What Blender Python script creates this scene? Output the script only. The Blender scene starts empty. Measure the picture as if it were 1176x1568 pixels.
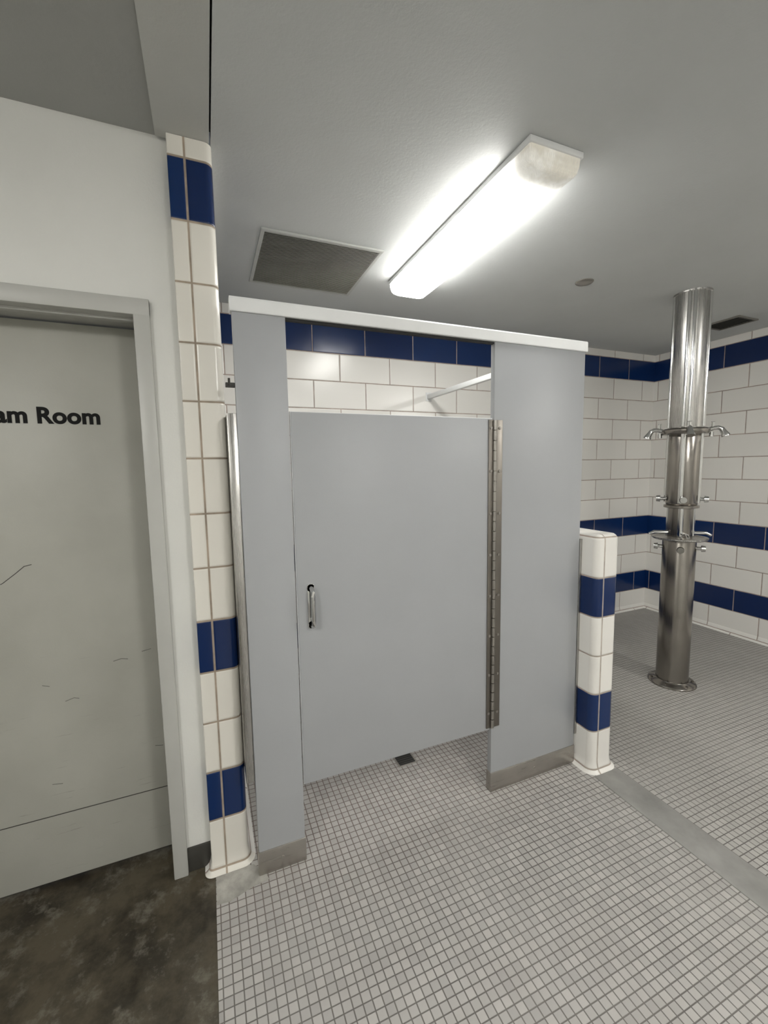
import bpy, bmesh, math, random
import numpy as np
from mathutils import Vector, Matrix
random.seed(4)
S=bpy.context.scene
COL=S.collection
S.view_settings.view_transform='Standard'
S.view_settings.look='None'
S.view_settings.exposure=1.38

# ------------------------------------------------------------------ dimensions
ZC=2.683; R=0.2; Z0=0.217; D=1.561; XR=4.267
YN=-4.2; XL=-2.4
XE=-0.032; XW=-0.172; YW=0.088      # end of the tiled divider wall
YD=0.135                            # plaster wall with the steam room door

# ------------------------------------------------------------------ node helpers
class N:
    def __init__(s,name):
        s.m=bpy.data.materials.new(name); s.m.use_nodes=True
        s.t=s.m.node_tree; s.b=s.t.nodes['Principled BSDF']; s._p=None
    def new(s,ty,**k):
        n=s.t.nodes.new(ty)
        for a,v in k.items(): setattr(n,a,v)
        return n
    def link(s,a,b): s.t.links.new(a,b)
    def put(s,sock,v):
        if isinstance(v,bpy.types.NodeSocket): s.link(v,sock)
        else: sock.default_value=v
    def math(s,op,a,b=0.0,c=0.0):
        n=s.new('ShaderNodeMath',operation=op)
        s.put(n.inputs[0],a); s.put(n.inputs[1],b)
        if len(n.inputs)>2: s.put(n.inputs[2],c)
        return n.outputs[0]
    def pos(s):
        if s._p is None:
            g=s.new('ShaderNodeNewGeometry'); s.gp=g.outputs['Position']
            x=s.new('ShaderNodeSeparateXYZ'); s.link(s.gp,x.inputs[0]); s._p=x.outputs
        return s._p
    def xyz(s,x,y,z):
        n=s.new('ShaderNodeCombineXYZ'); s.put(n.inputs[0],x); s.put(n.inputs[1],y); s.put(n.inputs[2],z); return n.outputs[0]
    def mix(s,f,a,b):
        n=s.new('ShaderNodeMix',data_type='RGBA')
        s.put(n.inputs[0],f)
        for i,v in ((6,a),(7,b)):
            if isinstance(v,(tuple,list)): v=(*v[:3],1)
            s.put(n.inputs[i],v)
        return n.outputs[2]
    def remap(s,v,a,b,c=0.0,d=1.0,smooth=False):
        n=s.new('ShaderNodeMapRange'); 
        if smooth: n.interpolation_type='SMOOTHSTEP'
        s.put(n.inputs[0],v)
        for i,x in enumerate((a,b,c,d)): s.put(n.inputs[i+1],x)
        return n.outputs[0]
    def noise(s,scale,detail=3,rough=.5,vec=None):
        n=s.new('ShaderNodeTexNoise'); s.pos()
        s.link(vec if vec is not None else s.gp,n.inputs['Vector'])
        n.inputs['Scale'].default_value=scale; n.inputs['Detail'].default_value=detail; n.inputs['Roughness'].default_value=rough
        return n.outputs[0]
    def wn(s,vec):
        n=s.new('ShaderNodeTexWhiteNoise'); s.link(vec,n.inputs['Vector']); return n.outputs[0]
    def bump(s,h,dist,strength=1.0):
        n=s.new('ShaderNodeBump'); s.put(n.inputs['Height'],h); n.inputs['Distance'].default_value=dist; n.inputs['Strength'].default_value=strength
        s.link(n.outputs[0],s.b.inputs['Normal'])
    def set(s,**k):
        for a,v in k.items():
            a=a.replace('_',' ')
            if isinstance(v,tuple) and len(v)==3: v=(*v,1)
            s.put(s.b.inputs[a],v)
        return s

def paint(name,col,rough=.5,var=.06,scale=6,bump=0.0,bscale=120,spec=.5,metal=0.0):
    n=N(name); f=n.noise(scale,4,.6)
    c2=tuple(max(0,c*(1-var)) for c in col); c1=tuple(c*(1+var) for c in col)
    n.set(Base_Color=n.mix(n.remap(f,.3,.7),c2,c1),Roughness=rough,Metallic=metal)
    n.b.inputs['Specular IOR Level'].default_value=spec
    if bump: n.bump(n.noise(bscale,3,.6),bump)
    return n.m

def tile_mat(name,axis,j0,w=0.405,stagger=True,grout=(.36,.29,.255),gw=.0065,only=None,white=(.80,.785,.75)):
    n=N(name); P=n.pos(); u=P[axis]; z=P[2]
    v=n.math('DIVIDE',n.math('SUBTRACT',z,Z0),R)
    row=n.math('FLOOR',v)
    dv=n.math('MULTIPLY',n.math('SUBTRACT',.5,n.math('ABSOLUTE',n.math('SUBTRACT',n.math('FRACT',v),.5))),R)
    if only is None:
        par=n.math('FLOORED_MODULO',row,2.0)   # odd rows: joint at j0
        off=n.math('MULTIPLY',n.math('SUBTRACT',1.0,par),.5 if stagger else 0.)
        uu=n.math('ADD',n.math('DIVIDE',n.math('SUBTRACT',u,j0),w),off)
        cell=n.math('FLOOR',uu)
        du=n.math('MULTIPLY',n.math('SUBTRACT',.5,n.math('ABSOLUTE',n.math('SUBTRACT',n.math('FRACT',uu),.5))),w)
    else:
        du=n.math('ABSOLUTE',n.math('SUBTRACT',u,only)); cell=n.math('GREATER_THAN',u,only)
    dist=n.math('MINIMUM',du,dv)
    mask=n.remap(dist,gw*.35,gw*.65)
    # blue rows 0, 3, 11
    def isrow(k): return n.math('COMPARE',row,float(k),.1)
    blue=n.math('MAXIMUM',isrow(0),n.math('MAXIMUM',isrow(3),isrow(11)))
    rnd=n.wn(n.xyz(cell,row,axis*3.1))
    wv=n.mix(rnd,tuple(c*.955 for c in white),tuple(c*1.02 for c in white))
    bv=n.mix(rnd,(.003,.017,.080),(.004,.025,.108))
    tc=n.mix(blue,wv,bv)
    st=n.noise(9,4,.65)
    gc=n.mix(n.remap(st,.35,.65),tuple(c*.75 for c in grout),tuple(c*1.25 for c in grout))
    n.set(Base_Color=n.mix(mask,gc,tc),Roughness=n.remap(mask,0,1,.8,.22))
    n.b.inputs['Specular IOR Level'].default_value=.45
    wav=n.math('MULTIPLY',n.noise(14,2,.5),.18)
    n.bump(n.math('ADD',n.remap(dist,gw*.2,gw*1.3,smooth=True),wav),.0022,.8)
    return n.m

def mosaic_mat(name,p=.0292):
    n=N(name); P=n.pos()
    def ax(s,o):
        a=n.math('DIVIDE',n.math('ADD',s,o),p)
        return n.math('FLOOR',a),n.math('MULTIPLY',n.math('SUBTRACT',.5,n.math('ABSOLUTE',n.math('SUBTRACT',n.math('FRACT',a),.5))),p)
    cx,dx=ax(P[0],.0); cy,dy=ax(P[1],.01)
    dist=n.math('MINIMUM',dx,dy)
    mask=n.remap(dist,.0009,.0025,smooth=True)
    rnd=n.wn(n.xyz(cx,cy,0.))
    big=n.noise(1.7,4,.6); mid=n.noise(5.5,4,.6)
    tile=n.mix(rnd,(.365,.353,.338),(.455,.44,.42))
    tile=n.mix(n.remap(mid,.4,.75,0,.35),tile,(.30,.28,.26))
    # right-hand shower area blends towards a more even grey
    tile=n.mix(n.remap(P[0],1.7,2.0,0,.55),tile,(.34,.33,.305))
    gr=n.mix(n.remap(big,.35,.65),(.10,.092,.085),(.18,.17,.155))
    # rusty tint to the joints inside the stall
    ins=n.math('MULTIPLY',n.remap(P[1],-.35,.15),n.remap(P[0],1.7,1.3))
    gr=n.mix(n.math('MULTIPLY',ins,.55),gr,(.17,.11,.095))
    n.set(Base_Color=n.mix(mask,gr,tile),Roughness=n.remap(mask,0,1,.85,n.remap(mid,.3,.7,.33,.5)))
    n.bump(mask,.0012,.7)
    return n.m

# materials
WHITE_FRONT=tile_mat('tile_back',0,.65)
TILE_RIGHT=tile_mat('tile_right',1,.908)
TILE_SIDE=tile_mat('tile_side',1,.30)
TILE_END_L=tile_mat('tile_end_left',0,0,only=-.119,grout=(.33,.27,.21),white=(.74,.715,.655),gw=.007)
TILE_END_P=tile_mat('tile_end_pony',0,0,only=1.668,grout=(.38,.33,.28),white=(.76,.74,.70),gw=.007)
MOSAIC=mosaic_mat('mosaic_floor')
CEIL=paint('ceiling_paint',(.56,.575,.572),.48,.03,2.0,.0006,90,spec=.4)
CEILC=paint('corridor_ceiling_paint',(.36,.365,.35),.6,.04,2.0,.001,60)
LINT=paint('lintel_paint',(.50,.505,.485),.5,.03,3.0,.0005,90)
PLASTER=paint('plaster_white',(.70,.70,.67),.55,.02,3.0,.0006,150)
FRAMEP=paint('door_frame_paint',(.45,.45,.425),.38,.04,5)
PART=paint('partition_grey',(.365,.375,.388),.42,.025,3,.0002,400)
RAIL=paint('rail_white',(.74,.75,.75),.35,.03,8)
BASE=paint('baseboard_rubber',(.045,.043,.038),.5,.1,10)
CURB=paint('cement_curb',(.29,.285,.27),.6,.18,7,.0008,80)
GROUTC=paint('cement_patch',(.34,.33,.30),.65,.25,18,.001,90)
BLACK=paint('black_vinyl',(.006,.006,.006),.7,0.,5,spec=.2)
DARK=paint('dark_void',(.02,.02,.02),.8,0.,5)
GBACK=paint('grille_core',(.10,.10,.085),.7,.1,8)
def steel(name,col=(.55,.54,.52),rough=.28,axis=2):
    n=N(name); P=n.pos()
    sc=[60,60,60]; sc[axis]=1.2
    mp=n.xyz(n.math('MULTIPLY',P[0],sc[0]),n.math('MULTIPLY',P[1],sc[1]),n.math('MULTIPLY',P[2],sc[2]))
    f=n.noise(4,4,.6,vec=mp); g=n.noise(7,3,.6)
    n.set(Base_Color=n.mix(n.remap(g,.3,.7),tuple(c*.85 for c in col),col),Metallic=1.0,Roughness=n.remap(f,.3,.7,rough*.75,rough*1.35))
    n.bump(f,.0002,.5); return n.m
STEEL=steel('stainless_steel',(.50,.49,.47))
STEELB=steel('stainless_brushed',(.42,.40,.37),.38)
COLM=steel('stainless_column',(.30,.28,.255),.2)
SHOEM=steel('stainless_shoe',(.50,.475,.44),.32,axis=0)
HINGEM=steel('stainless_hinge',(.24,.22,.195),.4)
KNUCK=steel('hinge_barrel',(.42,.40,.37),.3)
CHROME=steel('chrome',(.66,.66,.65),.12)
def doormat():
    n=N('steam_door_paint'); P=n.pos()
    f=n.noise(3,4,.6); base=n.mix(n.remap(f,.3,.7),(.355,.352,.312),(.405,.402,.36))
    # fine scuff streaks, denser in the lower half
    mp=n.xyz(n.math('MULTIPLY',P[0],3.0),0.,n.math('MULTIPLY',P[2],38.0))
    s=n.noise(2.2,5,.65,vec=mp)
    low=n.remap(P[2],1.1,.4)
    m=n.math('MULTIPLY',n.remap(s,.63,.72),n.math('MULTIPLY',low,.6))
    n.set(Base_Color=n.mix(m,base,(.16,.155,.135)),Roughness=.42); n.bump(n.noise(160,2,.5),.0002); return n.m
DOORM=doormat()
def concrete():
    n=N('dark_concrete'); a=n.noise(3.6,6,.7); b=n.noise(6,7,.75); c=n.noise(60,3,.6)
    col=n.mix(n.remap(a,.40,.58),(.018,.014,.008),(.072,.059,.038))
    # paler worn band close to the tile edge and the near end
    P=n.pos(); wear=n.math('MULTIPLY',n.remap(P[0],-.75,-.2),n.remap(P[1],.0,-.5))
    k=n.math('ADD',n.remap(b,.53,.64,0,.75),n.math('MULTIPLY',n.math('MULTIPLY',wear,n.remap(b,.38,.56)),.5))
    col=n.mix(n.math('MINIMUM',k,.9),col,(.15,.138,.11))
    n.set(Base_Color=col,Roughness=n.remap(b,.3,.7,.3,.6)); n.bump(n.math('ADD',b,n.math('MULTIPLY',c,.3)),.002,.6); return n.m
CONC=concrete()
def grille():
    n=N('vent_metal'); f=n.noise(12,4,.6)
    n.set(Base_Color=n.mix(n.remap(f,.3,.7),(.38,.38,.33),(.46,.46,.41)),Roughness=.5); return n.m
GRILLE=grille()
def lensmat(name,y0,y1,st):
    n=N(name); P=n.pos()
    # prismatic lens: bright over the tubes, dark where the lamp holders are
    a=n.remap(P[1],y0+.01,y0+.23,.0,1.,True); a=n.math('ADD',n.math('MULTIPLY',n.math('MULTIPLY',a,a),a),.012)
    e=n.math('MULTIPLY',a,n.remap(P[1],y1-.01,y1-.12,.22,1.,True))
    bl=n.noise(11,3,.5)
    n.set(Base_Color=n.mix(n.remap(bl,.40,.60),(.50,.45,.33),(.74,.72,.65)),Roughness=.25)
    n.b.inputs['Emission Color'].default_value=(1,.985,.94,1)
    n.put(n.b.inputs['Emission Strength'],n.math('MULTIPLY',e,st))
    bx=n.math('SINE',n.math('MULTIPLY',P[0],900.)); by=n.math('SINE',n.math('MULTIPLY',P[1],900.))
    n.bump(n.math('MULTIPLY',bx,by),.001,.6)
    return n.m

# ------------------------------------------------------------------ mesh helpers
def finish(name,bm,mats,parent=None,smooth=False,normals=True):
    if normals: bmesh.ops.recalc_face_normals(bm,faces=bm.faces)
    me=bpy.data.meshes.new(name); bm.to_mesh(me); bm.free()
    for m in (mats if isinstance(mats,(list,tuple)) else [mats]): me.materials.append(m)
    if smooth:
        for p in me.polygons: p.use_smooth=True
        try: me.set_sharp_from_angle(angle=math.radians(38))
        except Exception: pass
    o=bpy.data.objects.new(name,me); COL.objects.link(o)
    if parent: o.parent=parent
    return o
def addbox(bm,x0,x1,y0,y1,z0,z1,bevel=0.,mi=0,seg=2):
    r=bmesh.ops.create_cube(bm,size=1.0)
    vs=r['verts']
    for v in vs:
        v.co=Vector((x0+(v.co.x+.5)*(x1-x0),y0+(v.co.y+.5)*(y1-y0),z0+(v.co.z+.5)*(z1-z0)))
    fs=set(f for v in vs for f in v.link_faces)
    for f in fs: f.material_index=mi
    if bevel>0:
        es=list(set(e for v in vs for e in v.link_edges))
        bmesh.ops.bevel(bm,geom=es,offset=bevel,segments=seg,affect='EDGES',profile=.5)
def box(name,x0,x1,y0,y1,z0,z1,mat,bevel=0.,parent=None,seg=2):
    bm=bmesh.new(); addbox(bm,x0,x1,y0,y1,z0,z1,bevel,0,seg); return finish(name,bm,mat,parent,bevel>0)
def lathe(bm,cx,cy,prof,seg=48,mi=0,cap=True):
    rings=[]
    for r,z in prof:
        rings.append([bm.verts.new((cx+r*math.cos(2*math.pi*i/seg),cy+r*math.sin(2*math.pi*i/seg),z)) for i in range(seg)])
    for a,b in zip(rings,rings[1:]):
        for i in range(seg):
            f=bm.faces.new((a[i],a[(i+1)%seg],b[(i+1)%seg],b[i])); f.material_index=mi
    if cap:
        for rg in (rings[0],rings[-1]):
            try: f=bm.faces.new(rg); f.material_index=mi
            except Exception: pass
def tube(bm,pts,rad,seg=12,mi=0):
    pts=[Vector(p) for p in pts]; rings=[]
    rads=rad if isinstance(rad,(list,tuple)) else [rad]*len(pts)
    up=Vector((0,0,1))
    for i,p in enumerate(pts):
        t=(pts[min(i+1,len(pts)-1)]-pts[max(i-1,0)]).normalized()
        a=t.cross(up)
        if a.length<.05: a=t.cross(Vector((1,.3,0)))
        a.normalize(); b=t.cross(a).normalized()
        if rings and a.dot(pa)<0: a=-a;b=-b
        pa=a
        rings.append([bm.verts.new(p+rads[i]*(a*math.cos(2*math.pi*k/seg)+b*math.sin(2*math.pi*k/seg))) for k in range(seg)])
    for A,B in zip(rings,rings[1:]):
        for i in range(seg):
            f=bm.faces.new((A[i],A[(i+1)%seg],B[(i+1)%seg],B[i])); f.material_index=mi
    for rg in (rings[0],rings[-1]):
        f=bm.faces.new(rg); f.material_index=mi
def empty(name,loc):
    e=bpy.data.objects.new(name,None); e.location=loc; e.empty_display_size=.1; COL.objects.link(e); return e
def adopt(e):
    # keep children in world space
    bpy.context.view_layer.update()
    for c in e.children: c.matrix_parent_inverse=e.matrix_world.inverted()

# ------------------------------------------------------------------ shell
# floors
box('floor',-.160,XR+.1,YN,D+.1,-.06,0,MOSAIC)
bm=bmesh.new(); addbox(bm,XL,-.160,YN,YD+.4,-.06,-.002,0,0); finish('floor_corridor',bm,CONC)
box('trim_cement_threshold',1.622,1.778,YN,-.128,-.01,.004,CURB,.003)
bm=bmesh.new()
vs=[(-.158,-.055),(-.158,.06),(-.02,.06),(0.02,.01),(.03,-.028),(-.03,-.035),(-.11,-.06)]
lo=[bm.verts.new((x,y,-.001)) for x,y in vs]; hi=[bm.verts.new((x,y,.0025)) for x,y in vs]
bm.faces.new(hi)
for i in range(len(vs)): bm.faces.new((lo[i],lo[(i+1)%len(vs)],hi[(i+1)%len(vs)],hi[i]))
finish('trim_cement_patch',bm,GROUTC)
# walls
box('wall_back',XE-.14,XR+.12,D,D+.12,0,ZC+.05,WHITE_FRONT)
box('wall_right',XR,XR+.12,YN,D,0,ZC+.05,TILE_RIGHT)
box('wall_corridor_left',XL-.1,XL,YN,YD,-.06,ZC+.1,PLASTER)
box('wall_front',XL-.1,XR+.12,YN-.1,YN,-.06,ZC+.1,PLASTER)
# ceilings
box('ceiling',-.034,XR+.1,YN,D+.05,ZC,ZC+.08,CEIL)
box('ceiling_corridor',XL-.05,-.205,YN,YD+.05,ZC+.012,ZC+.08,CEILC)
box('trim_lintel',-.205,-.0395,YN,YW+.03,ZC,ZC+.05,LINT)
box('trim_lintel_shadow_gap',-.205,-.030,YN,YW+.03,ZC+.055,ZC+.08,DARK)

# tiled wall ends with bull-nose corners and coved foot
def tiled_wall(name,x0,x1,yf,yb,prof,rl,rr,mats):
    def foot(o):
        a=[(x0-o,yb)]
        r=max(rl,.001)
        for i in range(7):
            t=math.pi/2*i/6; a.append((x0+r-(r+o)*math.cos(t),yf+r-(r+o)*math.sin(t)))
        r=max(rr,.001)
        for i in range(7):
            t=math.pi/2*i/6; a.append((x1-r+(r+o)*math.sin(t),yf+r-(r+o)*math.cos(t)))
        a.append((x1+o,yb)); return a
    bm=bmesh.new(); rings=[[bm.verts.new((x,y,z)) for x,y in foot(o)] for z,o in prof]
    for a,b in zip(rings,rings[1:]):
        n=len(a)
        for i in range(n-1):
            f=bm.faces.new((a[i],a[i+1],b[i+1],b[i]))
            f.material_index=1 if i in (0,n-2) else 0
        bm.faces.new((a[n-1],a[0],b[0],b[n-1]))
    bm.faces.new(rings[0][::-1]); f=bm.faces.new(rings[-1]); f.material_index=1
    return finish(name,bm,mats,None,True)
cove=[(0,.026),(.005,.018),(.012,.011),(.025,.005),(.045,.001),(.06,0)]
tiled_wall('wall_divider',XW,XE,YW,D-.001,cove+[(ZC-.001,0)],.004,.026,[TILE_END_L,TILE_SIDE])
PT=1.232
tiled_wall('wall_half_height',1.625,1.775,-.10,D-.001,cove+[(PT-.03,0),(PT-.018,-.002),(PT-.009,-.009),(PT-.002,-.018),(PT,-.032)],.034,.034,[TILE_END_P,TILE_SIDE])
# cove base on back and right walls
def coveprism(name,a,b,nrm,mat,parent=None):
    bm=bmesh.new(); rings=[]
    for p in (a,b):
        pr=[(0,0)]+[(o,z) for z,o in [(0,.03),(.006,.02),(.014,.012),(.03,.006),(.05,.002)]]+[(0,.052)]
        rings.append([bm.verts.new((p[0]+nrm[0]*o,p[1]+nrm[1]*o,z)) for o,z in pr])
    n=len(rings[0])
    for i in range(n): bm.faces.new((rings[0][i],rings[0][(i+1)%n],rings[1][(i+1)%n],rings[1][i]))
    bm.faces.new(rings[0]); bm.faces.new(rings[1]); return finish(name,bm,mat,parent,True)
coveprism('baseboard_back',(XE,D),(XR,D),(0,-1),WHITE_FRONT)
coveprism('baseboard_right',(XR,D),(XR,YN),(-1,0),TILE_RIGHT)

# ------------------------------------------------------------------ plaster wall + door
FX=-.258; FI=-.308; FZ=2.155; FZI=2.10; DW=.93; WT=.24
bm=bmesh.new()
addbox(bm,FX-.02,XW+.002,YD,YD+WT,-.06,ZC+.03)
addbox(bm,XL,FI-DW-.03,YD,YD+WT,-.06,ZC+.03)
addbox(bm,FI-DW-.03,FX-.02,YD,YD+WT,FZ-.02,ZC+.03)
finish('wall_door_side',bm,PLASTER)
box('baseboard_door_side',FX,XW+.004,YD-.008,YD+.002,-.002,.098,BASE,.002)
# frame (hollow metal, with rabbet and stop)
bm=bmesh.new()
def jamb(x0,x1):
    addbox(bm,min(x0,x1),max(x0,x1),YD-.022,YD+WT,-.002,FZ,.003)
jamb(FI,FX); jamb(FI-DW,FI-DW-.05)
addbox(bm,FI-DW-.05,FX,YD-.0225,YD+WT,FZI,FZ,.003)
addbox(bm,FI-DW,FI,YD+.02,YD+.05,FZI-.010,FZI+.001,.002)   # gasket/stop under the head
finish('trim_door_frame',bm,FRAMEP,None,True)
# door
YF=YD+.135
dr=empty('door_1',(FI-DW/2,YF+.02,0))
box('leaf',FI-DW+.003,FI-.003,YF,YF+.045,.020,FZI-.006,DOORM,.002,dr)
box('kick_plate_seam',FI-DW+.003,FI-.006,YF-.0012,YF+.001,.284,.287,BASE,0,dr)
K=1.083
for nm,pts,w in [('scratch_1',[(-.78,1.20),(-.735,1.222),(-.70,1.25),(-.675,1.272),(-.655,1.276)],.0026),('scratch_2',[(-.45,.905),(-.425,.91),(-.405,.905)],.002),('scratch_3',[(-.36,.925),(-.33,.93)],.0018),('scratch_4',[(-.60,.79),(-.575,.797),(-.56,.792)],.0016),('scratch_5',[(-.34,.555),(-.314,.55)],.0018),('scratch_6',[(-.66,.86),(-.64,.852)],.0016),('scratch_7',[(-.66,.50),(-.63,.495)],.0016)]:
    bm=bmesh.new()
    tube(bm,[(max(-.1076+(x+.1076)*K,FI-DW+.01),YF-.0003,1.573+(z-1.573)*K) for x,z in pts],w*.5,6); finish(nm,bm,BASE,dr)
# sign lettering
cu=bpy.data.curves.new('lettering','FONT'); cu.body='Steam Room'; cu.size=.0765; cu.extrude=.0006; cu.offset=.0027; cu.align_x='RIGHT'; cu.space_character=1.02
to=bpy.data.objects.new('tmp',cu); COL.objects.link(to)
dg=bpy.context.evaluated_depsgraph_get(); me=bpy.data.meshes.new_from_object(to.evaluated_get(dg))
bpy.data.objects.remove(to)
me.transform(Matrix.Translation((-.4535,YF-.0008,1.749))@Matrix.Rotation(math.pi/2,4,'X'))
me.materials.append(BLACK)
o=bpy.data.objects.new('lettering',me); COL.objects.link(o); o.parent=dr
adopt(dr)

# ------------------------------------------------------------------ stall partition
st=empty('shower_stall_partition',(.8,0,0)); 
HP=2.115
def pilaster(nm,x0,x1):
    box(nm,x0,x1,0,.030,.06,HP,PART,.0035,st)
    # wrapped stainless shoe
    bm=bmesh.new(); addbox(bm,x0-.003,x1+.003,-.004,.034,0,.098,.002)
    tube(bm,[((x0+x1)/2,-.003,.05),((x0+x1)/2,-.007,.05)],.006,12)
    finish(nm+'_shoe',bm,SHOEM,st,True)
pilaster('pilaster_left',0,.180); pilaster('pilaster_right',1.082,1.610)
box('door_panel',.186,1.072,-.001,.024,.324,1.781,PART,.0025,st)
box('door_panel_edge',.184,1.074,.003,.020,.322,1.783,RAIL,.001,st)
# continuous hinge
bm=bmesh.new()
addbox(bm,1.050,1.078,-.006,.0,.335,1.775,.001); addbox(bm,1.082,1.124,-.006,.0,.335,1.775,.001)
finish('piano_hinge_leaves',bm,HINGEM,st,True)
bm=bmesh.new()
for i in range(32):
    z0=.335+i*.045; tube(bm,[(1.080,-.009,z0+.0018),(1.080,-.009,z0+.0432)],.0085,10)
for i in range(8):
    for x in (1.061,1.108):
        tube(bm,[(x,-.005,.41+i*.19),(x,-.0095,.41+i*.19)],.0062,10)
finish('piano_hinge_barrel',bm,KNUCK,st,True)
# pull handle
bm=bmesh.new(); hx=.237
tube(bm,[(hx,-.0,.975),(hx,-.022,.975),(hx,-.036,.985),(hx,-.040,1.0),(hx,-.040,1.095),(hx,-.036,1.11),(hx,-.022,1.12),(hx,-.0,1.12)],.0085,14)
for z in (.975,1.12): tube(bm,[(hx,-.001,z),(hx,-.004,z)],.015,18)
addbox(bm,hx-.013,hx+.013,-.004,-.0005,.960,1.135,.001)
finish('pull_handle',bm,CHROME,st,True)
# header rails (anti-grip)
def rail_x(nm,x0,x1):
    bm=bmesh.new()
    pr=[(-.006,2.110),(-.008,2.113),(-.008,2.152),(-.005,2.158),(.030,2.160),(.039,2.154),(.039,2.113),(.037,2.110)]
    rg=[[bm.verts.new((x,y,z)) for y,z in pr] for x in (x0,x1)]; n=len(pr)
    for i in range(n): bm.faces.new((rg[0][i],rg[0][(i+1)%n],rg[1][(i+1)%n],rg[1][i]))
    bm.faces.new(rg[0]); bm.faces.new(rg[1]); return finish(nm,bm,RAIL,st)
rail_x('header_rail',-.006,1.616)
bm=bmesh.new(); addbox(bm,.18,1.082,.006,.024,2.102,2.111); finish('header_rail_shadow',bm,DARK,st)  # dark strip stands in for the thin shadow under the rail
bm=bmesh.new(); addbox(bm,1.583,1.613,.039,D-.001,2.122,2.157,.003); addbox(bm,1.572,1.624,D-.006,D-.001,2.105,2.175,.001)
finish('side_rail',bm,RAIL,st,True)
# wall channel at the left pilaster
bm=bmesh.new()
addbox(bm,XE,XE+.004,.012,.13,.39,1.77,.001); addbox(bm,XE,-.001,.006,.012,.39,1.77,.001); addbox(bm,-.004,-.0005,.006,.036,.39,1.77,.001)
finish('wall_channel_left',bm,STEEL,st,True)
bm=bmesh.new(); addbox(bm,XE+.001,0,.01,.03,1.86,1.875,.002); tube(bm,[(-.02,.02,1.868),(-.02,-.005,1.865),(-.02,-.012,1.885)],.004,8); finish('wall_clip_left',bm,BASE,st,True)
# channel between right pilaster and half wall
bm=bmesh.new()
addbox(bm,1.6105,1.624,-.004,.036,.16,1.20,.001)
finish('wall_channel_right',bm,STEEL,st,True)
adopt(st)

# ------------------------------------------------------------------ drain
fd=empty('floor_drain',(.80,.385,0))
bm=bmesh.new()
addbox(bm,.745,.855,.33,.44,-.002,.002,.0008)
finish('drain_frame',bm,STEELB,fd)
bm=bmesh.new(); addbox(bm,.755,.845,.34,.43,.001,.0026); finish('drain_well',bm,DARK,fd)
bm=bmesh.new()
for i in range(6): addbox(bm,.755,.845,.345+i*.0155,.350+i*.0155,.002,.0042)
finish('drain_bars',bm,BASE,fd)
adopt(fd)

# ------------------------------------------------------------------ fluorescent lights
def fluoro(name,x0,x1,y0,y1,stg):
    e=empty(name,((x0+x1)/2,(y0+y1)/2,ZC))
    box('housing',x0,x1,y0,y1,ZC-.022,ZC-.0005,RAIL,.003,e)
    # wrap-around prismatic lens, ends raked inwards
    lv=[(0.,ZC-.020,0.),(0.,ZC-.045,.003),(.006,ZC-.066,.007),(.016,ZC-.078,.012),(.040,ZC-.086,.017),(.065,ZC-.088,.021)]
    bm=bmesh.new(); rings=[]
    for ins,z,yy in lv:
        a,b,c,d=x0+.005+ins,x1-.005-ins,y0+.006+yy,y1-.006-yy
        rr=.008
        pts=[]
        for px,py,t0 in ((b-rr,d-rr,0),(a+rr,d-rr,90),(a+rr,c+rr,180),(b-rr,c+rr,270)):
            for k in range(5):
                t=math.radians(t0+k*22.5); pts.append((px+rr*math.cos(t),py+rr*math.sin(t)))
        rings.append([bm.verts.new((p[0],p[1],z)) for p in pts])
    n=len(rings[0])
    for A,B in zip(rings,rings[1:]):
        for i in range(n): bm.faces.new((A[i],A[(i+1)%n],B[(i+1)%n],B[i]))
    bm.faces.new(rings[-1]); bm.faces.new(rings[0])
    finish('lens',bm,lensmat(name+'_lens_mat',y0,y1,stg),e,True)
    adopt(e); return e
fluoro('fluorescent_ceiling_light',.960,1.200,-.345,.875,9.)
fluoro('fluorescent_ceiling_light.001',.960,1.200,-3.5,-2.28,24.)
fluoro('fluorescent_ceiling_light.002',3.05,3.29,-2.6,-1.38,17.)
fluoro('fluorescent_ceiling_light.003',-1.45,-1.21,-2.9,-1.68,20.)

# ------------------------------------------------------------------ ceiling vents
def vent(name,x0,x1,y0,y1,step,fr,framemat,slat,back):
    e=empty(name,((x0+x1)/2,(y0+y1)/2,ZC))
    bm=bmesh.new(); z0=ZC-.010;z1=ZC-.0003
    addbox(bm,x0,x1,y0,y0+fr,z0,z1,.001);addbox(bm,x0,x1,y1-fr,y1,z0,z1,.001)
    addbox(bm,x0,x0+fr,y0+fr,y1-fr,z0,z1,.001);addbox(bm,x1-fr,x1,y0+fr,y1-fr,z0,z1,.001)
    finish('frame',bm,framemat,e)
    bm=bmesh.new(); addbox(bm,x0+fr,x1-fr,y0+fr,y1-fr,ZC-.002,ZC-.0004); finish('backing',bm,back,e)
    bm=bmesh.new(); y=y0+fr+step*.4
    while y<y1-fr-step*.5:
        # angled louvre
        a=[bm.verts.new(p) for p in ((x0+fr,y,ZC-.009),(x1-fr,y,ZC-.009),(x1-fr,y+step*.75,ZC-.003),(x0+fr,y+step*.75,ZC-.003))]
        b=[bm.verts.new(p.co+Vector((0,.0006,-.0012))) for p in a]
        bm.faces.new(a); bm.faces.new(b[::-1])
        for i in range(4): bm.faces.new((a[i],a[(i+1)%4],b[(i+1)%4],b[i]))
        y+=step
    finish('louvres',bm,slat,e); adopt(e)
vent('ceiling_return_air_grille',.185,.795,.545,1.150,.0125,.018,paint('grille_frame',(.46,.47,.45),.4,.05,6),GRILLE,GBACK)
vent('ceiling_exhaust_vent',3.70,3.95,.50,.78,.022,.016,paint('exhaust_frame',(.20,.19,.17),.5,.1,9),GBACK,DARK)
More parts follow.
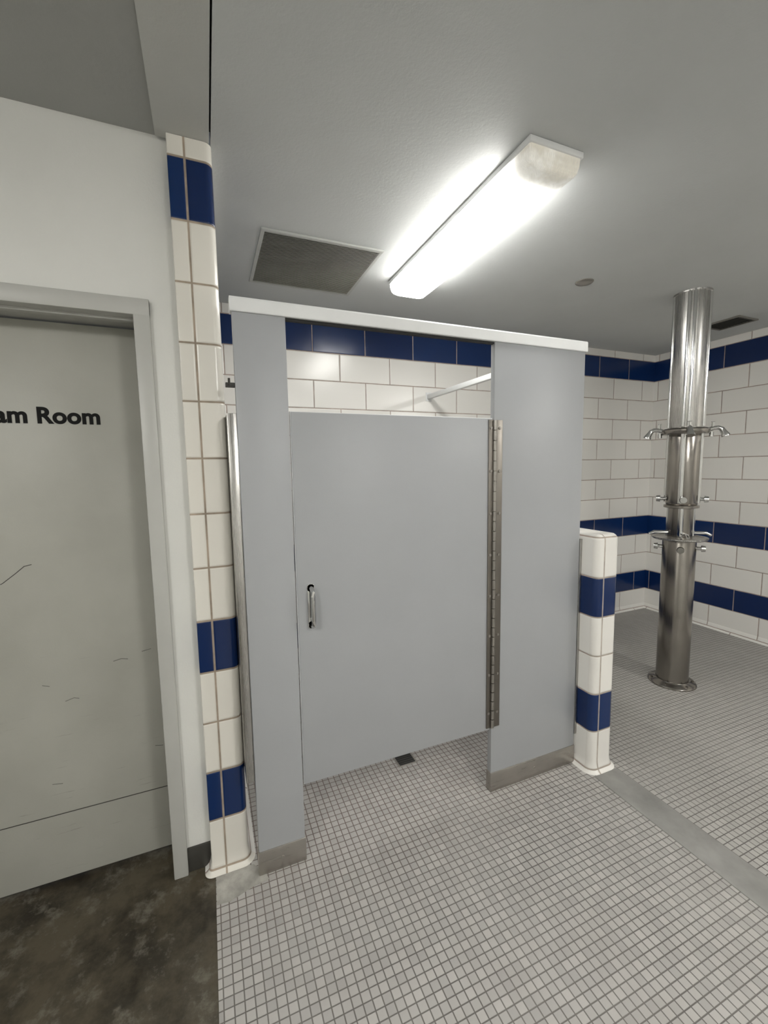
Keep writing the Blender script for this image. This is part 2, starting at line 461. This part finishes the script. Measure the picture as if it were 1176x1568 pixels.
bm=bmesh.new(); lathe(bm,2.09,.47,[(.052,ZC-.0005),(.052,ZC-.004),(.046,ZC-.009),(.02,ZC-.011),(.002,ZC-.0112)],36)
finish('ceiling_cover_plate',bm,STEELB,None,True)

# ------------------------------------------------------------------ column shower
cx,cy=2.925,.355
cs=empty('column_shower',(cx,cy,0))
def ring(r,z,a): a=math.radians(a); return (cx+r*math.cos(a),cy+r*math.sin(a),z)
FA=-147  # a seam faces the stall side
bm=bmesh.new(); lathe(bm,cx,cy,[(.150,.0),(.150,.008),(.142,.016),(.112,.022),(.104,.03)],56)
for i in range(6): tube(bm,[ring(.128,.014,i*60+17),ring(.128,.026,i*60+17)],.008,8)
finish('base_flange',bm,COLM,cs,True)
bm=bmesh.new(); lathe(bm,cx,cy,[(.100,.004),(.100,1.035),(.096,1.045)],56); finish('lower_shroud',bm,COLM,cs,True)
bm=bmesh.new(); lathe(bm,cx,cy,[(.098,1.038),(.160,1.046),(.166,1.052),(.166,1.060),(.156,1.060),(.150,1.054),(.08,1.054)],56); finish('soap_tray',bm,STEEL,cs,True)
bm=bmesh.new(); lathe(bm,cx,cy,[(.074,1.05),(.074,1.27),(.092,1.29),(.094,1.30),(.094,1.765),(.09,1.775)],56)
lathe(bm,cx,cy,[(.088,1.262),(.104,1.266),(.104,1.282),(.088,1.286)],56)
finish('valve_shroud',bm,COLM,cs,True)
# shrouds with vertical half-round seams
bm=bmesh.new(); lathe(bm,cx,cy,[(.096,1.80),(.098,1.81),(.098,ZC-.001)],56)
finish('upper_shroud',bm,STEEL,cs,True)
bm=bmesh.new()
for k in range(4):
    a=FA+k*90
    for da,rr in ((-9,.011),(9,.011)): tube(bm,[ring(.098,1.815,a+da),ring(.098,ZC-.0015,a+da)],rr,12)
    tube(bm,[ring(.090,1.30,a-6),ring(.090,1.77,a-6)],.016,14)
    tube(bm,[ring(.066,1.06,a),ring(.066,1.27,a)],.018,14)
finish('seam_covers',bm,CHROME,cs,True)
bm=bmesh.new(); lathe(bm,cx,cy,[(.098,ZC-.012),(.108,ZC-.011),(.109,ZC-.001),(.098,ZC-.001)],56); finish('ceiling_collar',bm,STEEL,cs,True)
# shower head ring
bm=bmesh.new(); lathe(bm,cx,cy,[(.09,1.762),(.132,1.765),(.138,1.775),(.138,1.794),(.130,1.803),(.096,1.810)],56); finish('head_ring',bm,COLM,cs,True)
bm=bmesh.new()
for k in range(4):
    a=math.radians(FA+7)+k*math.pi/2
    d=Vector((math.cos(a),math.sin(a),0)); c=Vector((cx,cy,0))
    def q(r,z): return tuple(c+d*r+Vector((0,0,z)))
    tube(bm,[q(.12,1.788),q(.155,1.800),q(.180,1.802),q(.200,1.792),q(.208,1.775)],[.014,.014,.014,.015,.015],12)
    tube(bm,[q(.198,1.792),q(.212,1.768),q(.220,1.750),q(.222,1.745)],[.015,.019,.026,.026],14)
    tube(bm,[q(.150,1.80),q(.150,1.838),q(.150,1.842)],[.009,.009,.013],8)
    tube(bm,[q(.145,1.775),q(.145,1.745)],.013,10)
finish('shower_heads',bm,CHROME,cs,True)
bm=bmesh.new()
for z,r0,r1,ph in ((1.325,.09,.150,FA+4),(.985,.095,.150,FA+4)):
    for k in range(4):
        a=math.radians(ph)+k*math.pi/2
        d=Vector((math.cos(a),math.sin(a),0)); c=Vector((cx,cy,z))
        tube(bm,[c+d*r0,c+d*(r1-.026),c+d*(r1-.024),c+d*r1],[.012,.012,.023,.020],14)
for k in range(4):
    a=math.radians(FA+15)+k*math.pi/2; d=Vector((math.cos(a),math.sin(a),0)); c=Vector((cx,cy,1.09))
    tube(bm,[c+d*.068,c+d*.155,c+d*.185+Vector((0,0,-.015))],[.011,.011,.009],10)
finish('valve_handles',bm,CHROME,cs,True)
adopt(cs)

# ------------------------------------------------------------------ world + camera
w=bpy.data.worlds.new('world'); w.use_nodes=True; S.world=w
w.node_tree.nodes['Background'].inputs[0].default_value=(.5,.52,.55,1); w.node_tree.nodes['Background'].inputs[1].default_value=.15
f,Cx,Cy,Cz,yaw,pitch,roll=654.5673,-0.1076,-1.5904,1.5733,0.3904,0.1033,-0.0165
fw=Vector((math.sin(yaw)*math.cos(pitch),math.cos(yaw)*math.cos(pitch),-math.sin(pitch)))
r=Vector((math.cos(yaw),-math.sin(yaw),0)); u=r.cross(fw)
r2=r*math.cos(roll)+u*math.sin(roll); u2=-r*math.sin(roll)+u*math.cos(roll)
cam=bpy.data.cameras.new('camera'); cam.sensor_fit='HORIZONTAL'; cam.sensor_width=36; cam.lens=36*f/1176; cam.clip_start=.02
co=bpy.data.objects.new('camera',cam); COL.objects.link(co)
m=Matrix((( r2.x,u2.x,-fw.x,Cx),(r2.y,u2.y,-fw.y,Cy),(r2.z,u2.z,-fw.z,Cz),(0,0,0,1)))
co.matrix_world=m; S.camera=co
